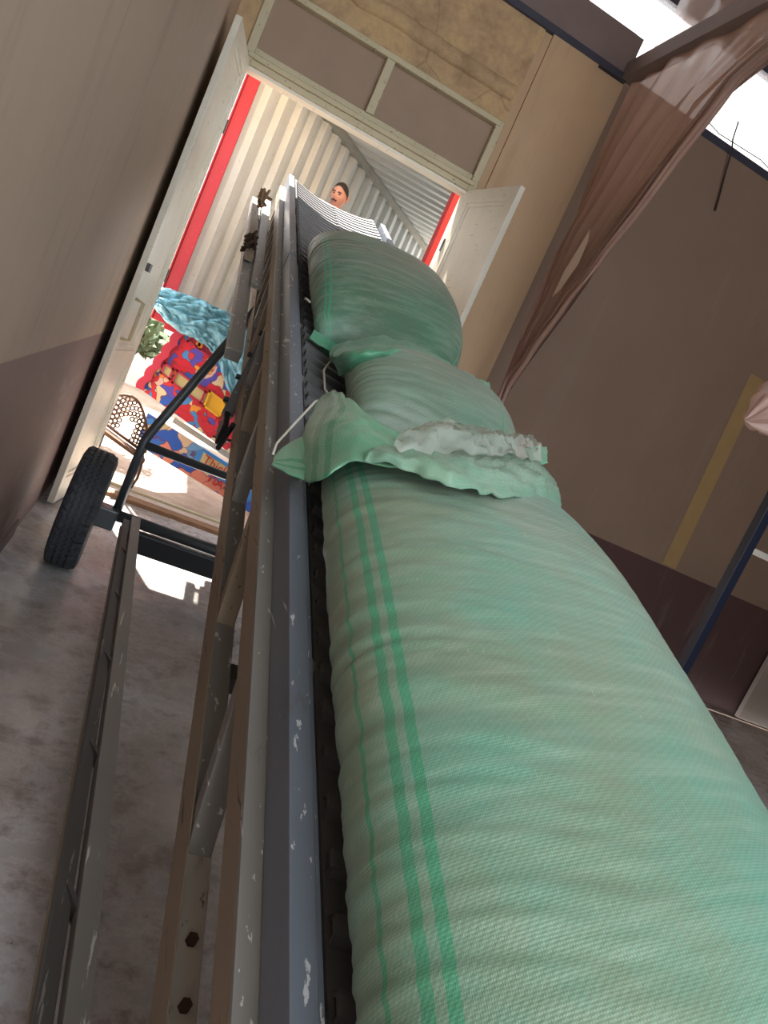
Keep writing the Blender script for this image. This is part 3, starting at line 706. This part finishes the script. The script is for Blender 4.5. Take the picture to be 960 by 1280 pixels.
# long floor strut from the axle to the foot of the conveyor (two bars with webs between)
for side in (-1, 1):
    def mx(x): return x if side < 0 else 2*AC-x
    pa, pb = Vector((mx(.165), 4.36, .385)), Vector((mx(.315), .55, .27))
    qa, qb = Vector((mx(.122), 4.36, .36)), Vector((mx(.262), .55, .235))
    o = MB().bar(pa, pb, .050, .05).build('floor_strut', 'grey_steel', conv, bevel=.002)
    MB().bar(qa, qb, .036, .04).build('floor_strut', 'dark_steel', conv, bevel=.002)
    MB().bar(qa-Vector((0, 0, .03)), qb-Vector((0, 0, .03)), .045, .008).build('strut_flange', 'brown_steel', conv)
    for k in range(6):
        t0 = .12+.15*k; a = qa.lerp(qb, t0); b = pa.lerp(pb, t0+.045); MB().bar(a, b, .012, .04).build('strut_web', 'dark_steel', conv)
# foot frame at the low end, standing on the floor
MB().bar((.30, .55, .25), (2*AC-.30, .55, .25), .05, .05).build('foot_bar', 'dark_steel', conv)
for x in (.32, 2*AC-.32): MB().bar((x, .55, 0), (x, .55, .75), .05, .05, (0, 1, 0)).build('foot_post', 'dark_steel', conv)

# ------------------------------------------------------------------ sacks
def sack(name, s0, s1, ac, hw, dbase, hgt, mat, label, seed, skew=0, prof=None, wr=.006, tuckd=0, basepitch=None, lean=0, pe=3.2, pp=.5):
    """pillow shaped sack on the belt. returns root + function giving surface points"""
    root = thing(name, label, 'sack', Lc(ac, (s0+s1)/2, dbase), 'filled green woven sacks on the conveyor')
    nu, nv = 200, 96; v = []; f = []; uv = []
    Lg = s1-s0
    for i in range(nu+1):
        t = i/nu
        e = max(0.0, 1-abs(2*t-1)**pe)**pp                 # pillow end profile
        w = hw*(.80+.20*e)*(prof(t)[0] if prof else 1)
        if t < .06 or t > .94:
            q = min(t, 1-t)/.06; w *= .93+.07*q
        h = hgt*(.04+.96*e**.95)*(prof(t)[1] if prof else 1)
        for j in range(nv):
            ph = 2*PI*j/nv; c, sn = math.cos(ph), math.sin(ph)
            ex = .82 if sn > 0 else 1.0
            x = w*math.copysign(abs(c)**.80, c); y = .5*h*math.copysign(abs(sn)**ex, sn)
            s_ = s0+Lg*t + skew*x + lean*(y/h if h else 0)
            wrk = wr*(noise.noise(Vector((s_*24+seed, x*2.2, seed)))*.6 + .7*noise.noise(Vector((s_*58, x*3, seed+3))))*(.35+1.5*max(0, -x/w))
            wrk += .005*noise.noise(Vector((s_*2.6, x*3.5+seed, 1)))*e
            top = max(0, sn)
            d = dbase - h/2 - y - wrk*top
            v.append(Lc(ac + x + (wrk*.8*c), s_, d))
            uv.append((j/nv*2.0 if True else 0, t*Lg))
    for i in range(nu):
        for j in range(nv): f.append((i*nv+j, (i+1)*nv+j, (i+1)*nv+(j+1) % nv, i*nv+(j+1) % nv))
    f.append(tuple(range(nv))); f.append(tuple(nu*nv+j for j in range(nv-1, -1, -1)))
    o = new_obj('sack_body', v, f, mat, root, True, uvs=uv)
    return root
def blob(name, parent, pts, mat, seed=0, crumple=.012, closed=True, uvscale=1.0):
    """crumpled cloth strip: pts is a grid of (a,s,d) rows, refined bilinearly"""
    R0, C0 = len(pts), len(pts[0]); K = 10; v = []; f = []; uv = []
    rr, cc = (R0-1)*K, (C0-1)*K
    def cat(p0, p1, p2, p3, t): return .5*((2*p1)+(-p0+p2)*t+(2*p0-5*p1+4*p2-p3)*t*t+(-p0+3*p1-3*p2+p3)*t**3)
    P = [[Vector(p) for p in r] for r in pts]
    def row(r, tc):
        k = min(int(tc), C0-2); t = tc-k; g = lambda q: P[r][max(0, min(C0-1, q))]
        return cat(g(k-1), g(k), g(k+1), g(k+2), t)
    for i in range(rr+1):
        tr = i/K; k = min(int(tr), R0-2); t = tr-k
        for j in range(cc+1):
            g = lambda q: row(max(0, min(R0-1, q)), j/K)
            p = cat(g(k-1), g(k), g(k+1), g(k+2), t)
            n1 = noise.noise(Vector((p.x*22+seed, p.y*22, p.z*22)))+.6*noise.noise(Vector((p.x*50, p.y*50+seed, p.z*50)))
            n2 = noise.noise(Vector((p.x*22+seed+9, p.y*22+4, p.z*22)))
            v.append(Lc(p.x+n2*crumple*.5, p.y+n2*crumple, p.z-n1*crumple)); uv.append((j/cc*.4*uvscale, i/rr*.3*uvscale))
    for i in range(rr):
        for j in range(cc): q = i*(cc+1)+j; f.append((q, q+1, q+cc+2, q+cc+1))
    o = new_obj(name, v, f, mat, parent, True, uvs=uv); 
    if mat != 'liner': md = o.modifiers.new('s', 'SOLIDIFY'); md.thickness = .004
    return o

# big sack nearest the camera
big = sack('grain_sack', -.15, 2.06, .872, .425, .965, .345, 'sack_big', 'big pale green sack nearest the camera with twin green stripes', 1.0,
           prof=lambda t: (1-.06*max(0, (t-.75)/.25)**2, 1+.05*math.sin(t*PI)), wr=.006, skew=.28)
# folded mouth of the big sack: left flap standing up, ear hanging over the rail, rolled hem
blob('folded_mouth', big, [[(0.413, 1.659, 0.86), (0.421, 1.507, 0.76), (0.462, 1.5, 0.68), (0.56, 1.472, 0.64)],
                           [(0.42, 1.873, 0.84), (0.426, 1.724, 0.73), (0.473, 1.636, 0.66), (0.557, 1.532, 0.62)],
                           [(0.449, 2.043, 0.82), (0.463, 1.868, 0.72), (0.503, 1.73, 0.66), (0.585, 1.652, 0.64)],
                           [(0.485, 2.193, 0.84), (0.484, 2.075, 0.76), (0.504, 1.909, 0.7), (0.595, 1.733, 0.68)]], 'sack_flap', 3, .009)
blob('corner_ear', big, [[(0.428, 1.607, 0.82), (0.41, 1.828, 0.82)], [(0.378, 1.633, 0.84), (0.386, 1.829, 0.85)], [(0.343, 1.688, 0.86), (0.353, 1.764, 0.87)]], 'sack_flap', 8, .005)
blob('rolled_hem', big, [[(0.476, 1.47, 0.655), (0.565, 1.443, 0.62), (0.648, 1.402, 0.6), (0.799, 1.472, 0.61), (1.017, 1.677, 0.66), (1.234, 1.874, 0.74)],
                         [(0.493, 1.514, 0.64), (0.566, 1.476, 0.595), (0.652, 1.481, 0.58), (0.818, 1.587, 0.59), (1.061, 1.807, 0.64), (1.258, 1.994, 0.72)],
                         [(0.556, 1.652, 0.67), (0.629, 1.642, 0.64), (0.738, 1.697, 0.63), (0.914, 1.819, 0.64), (1.145, 2.034, 0.68), (1.30, 2.15, 0.75)]], 'sack_hem', 5, .012)
blob('hem_corner', big, [[(1.158, 2.161, 0.7), (1.282, 2.261, 0.7)], [(1.129, 2.039, 0.7), (1.236, 2.111, 0.7)]], 'sack_flap', 15, .008)
blob('plastic_liner', big, [[(0.525, 1.488, 0.61), (0.622, 1.512, 0.59), (0.782, 1.628, 0.59), (0.983, 1.821, 0.62), (1.183, 2.037, 0.68)],
                            [(0.55, 1.563, 0.6), (0.64, 1.615, 0.57), (0.8, 1.727, 0.58), (0.962, 1.886, 0.6), (1.167, 2.126, 0.65)],
                            [(0.662, 1.777, 0.66), (0.742, 1.869, 0.64), (0.895, 1.952, 0.64), (1.065, 2.096, 0.66), (1.251, 2.333, 0.71)]], 'liner', 11, .020)
MB().tube([Lc(.345, 1.745, .862), Lc(.352, 1.80, .855), Lc(.385, 1.86, .80), Lc(.42, 1.93, .755), Lc(.435, 1.98, .77)], .0035, 6).build('tie_string', 'string', big, smooth=True)

mid = sack('grain_sack', 2.13, 2.84, .925, .335, .965, .30, 'sack_mid', 'middle green sack lying between the large near one and the upper one', 4.0, skew=.15, wr=.006, pe=2.6, pp=.6)
blob('gathered_neck', mid, [[(0.585, 2.519, 0.86), (0.615, 2.431, 0.78), (0.678, 2.452, 0.72), (0.813, 2.574, 0.7), (0.954, 2.598, 0.7)],
                            [(0.544, 2.619, 0.85), (0.556, 2.457, 0.75), (0.647, 2.449, 0.69), (0.806, 2.598, 0.68), (0.964, 2.641, 0.69)],
                            [(0.581, 2.869, 0.88), (0.638, 2.851, 0.82), (0.731, 2.861, 0.76), (0.857, 2.85, 0.73), (1.024, 2.85, 0.73)]], 'sack_neck', 21, .012)
blob('corner_ear', mid, [[(1.126, 2.746, 0.72), (1.206, 2.805, 0.72)], [(1.12, 2.645, 0.72), (1.18, 2.706, 0.72)]], 'sack_flap', 2, .008)
blob('plastic_liner', mid, [[(1.03, 2.704, 0.7), (1.067, 2.652, 0.68)], [(1.03, 2.625, 0.7), (1.096, 2.626, 0.69)]], 'liner', 7, .02)
MB().tube([Lc(.57, 2.70, .88), Lc(.545, 2.62, .90), Lc(.56, 2.52, .93), Lc(.60, 2.46, .935)], .0045, 6).build('tie_string', 'string', mid, smooth=True)

top = sack('grain_sack', 3.06, 4.46, .870, .405, .965, .36, 'sack_top', 'green sack highest on the belt, coloured as in shade, below the man in the container', 9.0, skew=.40, wr=.005, pe=2.7, pp=.52)
blob('corner_ear', top, [[(0.481, 4.087, 0.8), (0.537, 4.024, 0.76)], [(.484, 4.0, .81), (.54, 3.95, .78)], [(0.487, 3.955, 0.82), (0.549, 3.836, 0.8)]], 'sack_neck', 31, .014)
blob('corner_ear', top, [[(1.10, 4.20, 0.74), (1.19, 4.22, 0.75)], [(1.12, 4.36, 0.73), (1.22, 4.34, 0.74)]], 'sack_neck', 33, .016)
blob('seam_edge', top, [[(.870+x, 3.075+.40*x, dd-.02) for x, dd in ((-.37, .89), (-.18, .93), (0, .94), (.18, .93), (.37, .89))],
                        [(.870+x*1.03, 3.03+.40*x, dd) for x, dd in ((-.37, .90), (-.18, .94), (0, .95), (.18, .94), (.37, .90))]], 'sack_neck', 35, .004)
MB().tube([Lc(.475, 3.16, .84), Lc(.462, 3.22, .85), Lc(.468, 3.28, .87)], .005, 6).build('tie_string', 'string', top, smooth=True)

# ------------------------------------------------------------------ plastic sheets hung from the beam
def lerp(a, b, t): return a+(b-a)*t
def curve_pt(pts, t):
    k = min(int(t*(len(pts)-1)), len(pts)-2); u_ = t*(len(pts)-1)-k; return Vector(pts[k]).lerp(Vector(pts[k+1]), u_)
# in the plane x = 2.47: left edge runs down the wall corner, free edge sweeps from the far end of the beam to the knot
left = [(2.50, 6.12, 4.72), (2.50, 6.10, 4.0), (2.49, 6.04, 3.2), (2.47, 5.90, 2.5), (2.46, 5.76, 2.02), (2.45, 5.72, 1.5), (2.45, 5.74, 1.0)]
free = [(2.47, 3.55, 4.72), (2.47, 4.55, 4.20), (2.47, 5.10, 3.20), (2.46, 5.42, 2.60), (2.46, 5.66, 2.08), (2.44, 5.64, 1.5), (2.44, 5.60, 1.0)]
nu, nv = 150, 120; v = []; f = []
for i in range(nv+1):
    t = i/nv; a = curve_pt(left, t); b = curve_pt(free, t); wdt = (b-a).length
    for j in range(nu+1):
        q = j/nu; p = a.lerp(b, q)
        fold = .045*math.sin(q*38+2.5*math.sin(q*5)+t*1.2)*(.35+min(1, t*1.5)) + .02*math.sin(q*90+t*3)*min(1, t*2)
        fold += .05*noise.noise(Vector((q*5, t*5, 0)))
        edge = math.exp(-((1-q)/.035)**2)      # gathered hem bundle along the free edge
        amp = min(1, wdt/1.1)*.9+.12
        p = p + Vector((fold*amp + edge*.06*math.sin(q*260), 0, .02*noise.noise(Vector((q*9, t*3, 5)))))
        v.append(p)
for i in range(nv):
    for j in range(nu):
        f.append((i*(nu+1)+j, i*(nu+1)+j+1, (i+1)*(nu+1)+j+1, (i+1)*(nu+1)+j))
cs = thing('plastic_sheet', 'large dusty translucent plastic sheet hanging from the beam and gathered to one side', 'plastic sheet', (2.47, 5.7, 0))
new_obj('sheet', v, f, 'curtain', cs, True)
hm = [curve_pt(free, i/60)+Vector((-.03, -.02+.01*math.sin(i), 0)) for i in range(61)]
for k in range(5):
    MB().tube([p+Vector((.018*math.sin(k*2.1+i*.16), .03*math.cos(k*1.7+i*.11)+.018*k-.04, .01*k)) for i, p in enumerate(hm)], .02, 8, taper=[.012+.012*abs(math.sin(i*.13+k)) for i in range(61)]).build('gathered_hem', 'curtain', cs, smooth=True)
new_obj('painted_light_patch', [Vector(p) for p in ((2.40, 5.50, 3.02), (2.40, 5.44, 3.20), (2.40, 5.40, 3.34), (2.40, 5.34, 3.24), (2.40, 5.32, 3.06), (2.40, 5.42, 2.86), (2.40, 5.50, 2.80))], [(0, 1, 2, 3, 4, 5, 6)], plain('painted_light', (232, 214, 200), .6, 0, .04), cs)  # pale colour paints the light caught by a torn bit of sheet
# upper torn sheet above the beam
v = []; f = []; nu, nv = 60, 30
for i in range(nv+1):
    t = i/nv
    for j in range(nu+1):
        q = j/nu; y0 = 5.98-.16*t + .12*noise.noise(Vector((t*6, 0, 7))) + (.22*max(0, math.sin(t*9)))*t
        y = lerp(y0, 2.2, q); z = lerp(4.80, 5.88, t)
        v.append((2.47+.03*math.sin(q*45+t*4)+.04*noise.noise(Vector((q*6, t*4, 0))), y, z))
for i in range(nv):
    for j in range(nu): f.append((i*(nu+1)+j, i*(nu+1)+j+1, (i+1)*(nu+1)+j+1, (i+1)*(nu+1)+j))
ts = new_obj('plastic_sheet', v, f, 'curtain_clear', None, True, base=(2.47, 4.5, 4.8))
tag(ts, 'torn thin plastic sheet above the beam, across the top clerestory window', 'plastic sheet')

# hanging wire below the right clerestory window
wr_ = MB().tube([(3.72, 6.44, 5.1), (3.74, 6.43, 4.95), (3.80, 6.45, 4.86), (3.84, 6.46, 4.7), (3.90, 6.47, 4.5), (3.93, 6.475, 4.38)], .008, 6)
wr_.tube([(3.2, 6.46, 5.02), (3.6, 6.45, 4.93), (4.1, 6.45, 4.95), (4.8, 6.46, 4.84)], .005, 6)
o = wr_.build('cable', 'wire', None, smooth=True, base=(3.9, 6.47, 4.4)); tag(o, 'dark wire dangling down the far wall under the right clerestory window', 'cable')

# ------------------------------------------------------------------ storage rack, bag and boards at the right edge
rack = thing('storage_rack', 'navy steel frame with a tall upright standing at the right in front of the wall', 'rack', (4.3, 3.44, 0))
for x, y in ((3.22, 3.44), (5.4, 3.44)):
    MB().box((x-.03, y-.03, 0), (x+.03, y+.03, 2.62)).build('upright', 'navy', rack, bevel=.004)
MB().box((3.25, 3.425, 1.655), (5.37, 3.455, 1.69)).build('shelf_beam', 'white_steel', rack)
MB().box((3.25, 3.425, 2.30), (5.37, 3.455, 2.34)).build('shelf_beam', 'navy', rack)
for x in (3.22, 5.4): MB().box((x-.03, 3.1, 0), (x+.03, 3.8, .05)).build('foot', 'navy', rack)
MB().box((4.19, 2.95, 0), (4.9, 3.38, .12)).build('pallet_box', 'pale_box', None, bevel=.006)
pb = bpy.data.objects['pallet_box']; tag(pb, 'pale low board on the floor at the lower right edge', 'board')
lp_ = MB().box((7.0, 6.40, 0), (8.5, 6.46, 1.25)).build('panel_board', 'pale_box', None, bevel=.006); tag(lp_, 'pale panel standing against the dark dado at far right', 'board')
# crumpled bag: cone tip hanging off the shelf
v = []; f = []; nu, nv = 40, 24
tip = Vector((2.60, 3.18, 2.225)); cen = Vector((3.02, 3.22, 2.50))
for i in range(nv+1):
    t = i/nv; c = tip.lerp(cen, t); r = .24*t**.75*(1-.35*max(0, t-.6))+.004; ax = (cen-tip).normalized(); e1 = ax.cross(Vector((0, 0, 1))).normalized(); e2 = e1.cross(ax)
    for j in range(nu):
        ph = 2*PI*j/nu; rr = r*(1+.22*math.sin(ph*5+t*2)+.12*math.sin(ph*11-t*5)+.3*noise.noise(Vector((math.cos(ph)*2, math.sin(ph)*2, t*5))))
        v.append(c+e1*math.cos(ph)*rr+e2*math.sin(ph)*rr)
for i in range(nv):
    for j in range(nu): f.append((i*nu+j, i*nu+(j+1) % nu, (i+1)*nu+(j+1) % nu, (i+1)*nu+j))
f.append(tuple(nv*nu+j for j in range(nu)))
bg_ = new_obj('plastic_bag', v, f, 'bag', None, True, base=(3.1, 3.42, 2.36)); tag(bg_, 'crumpled pinkish clear plastic bag jutting in at the right edge', 'bag')
# small turquoise litter on the ground outside
o = MB().add([(.62, 7.02-.35, -.026), (.70, 6.64, -.02), (.73, 6.69, -.022), (.66, 6.72, -.012)], [(0, 1, 2, 3)]).build('litter', plain('turquoise_scrap', (120, 190, 190), .6), None, base=(.67, 6.68, -.03)); md = o.modifiers.new('s', 'SOLIDIFY'); md.thickness = .003
tag(o, 'small turquoise scrap lying on the ground outside the threshold', 'scrap')
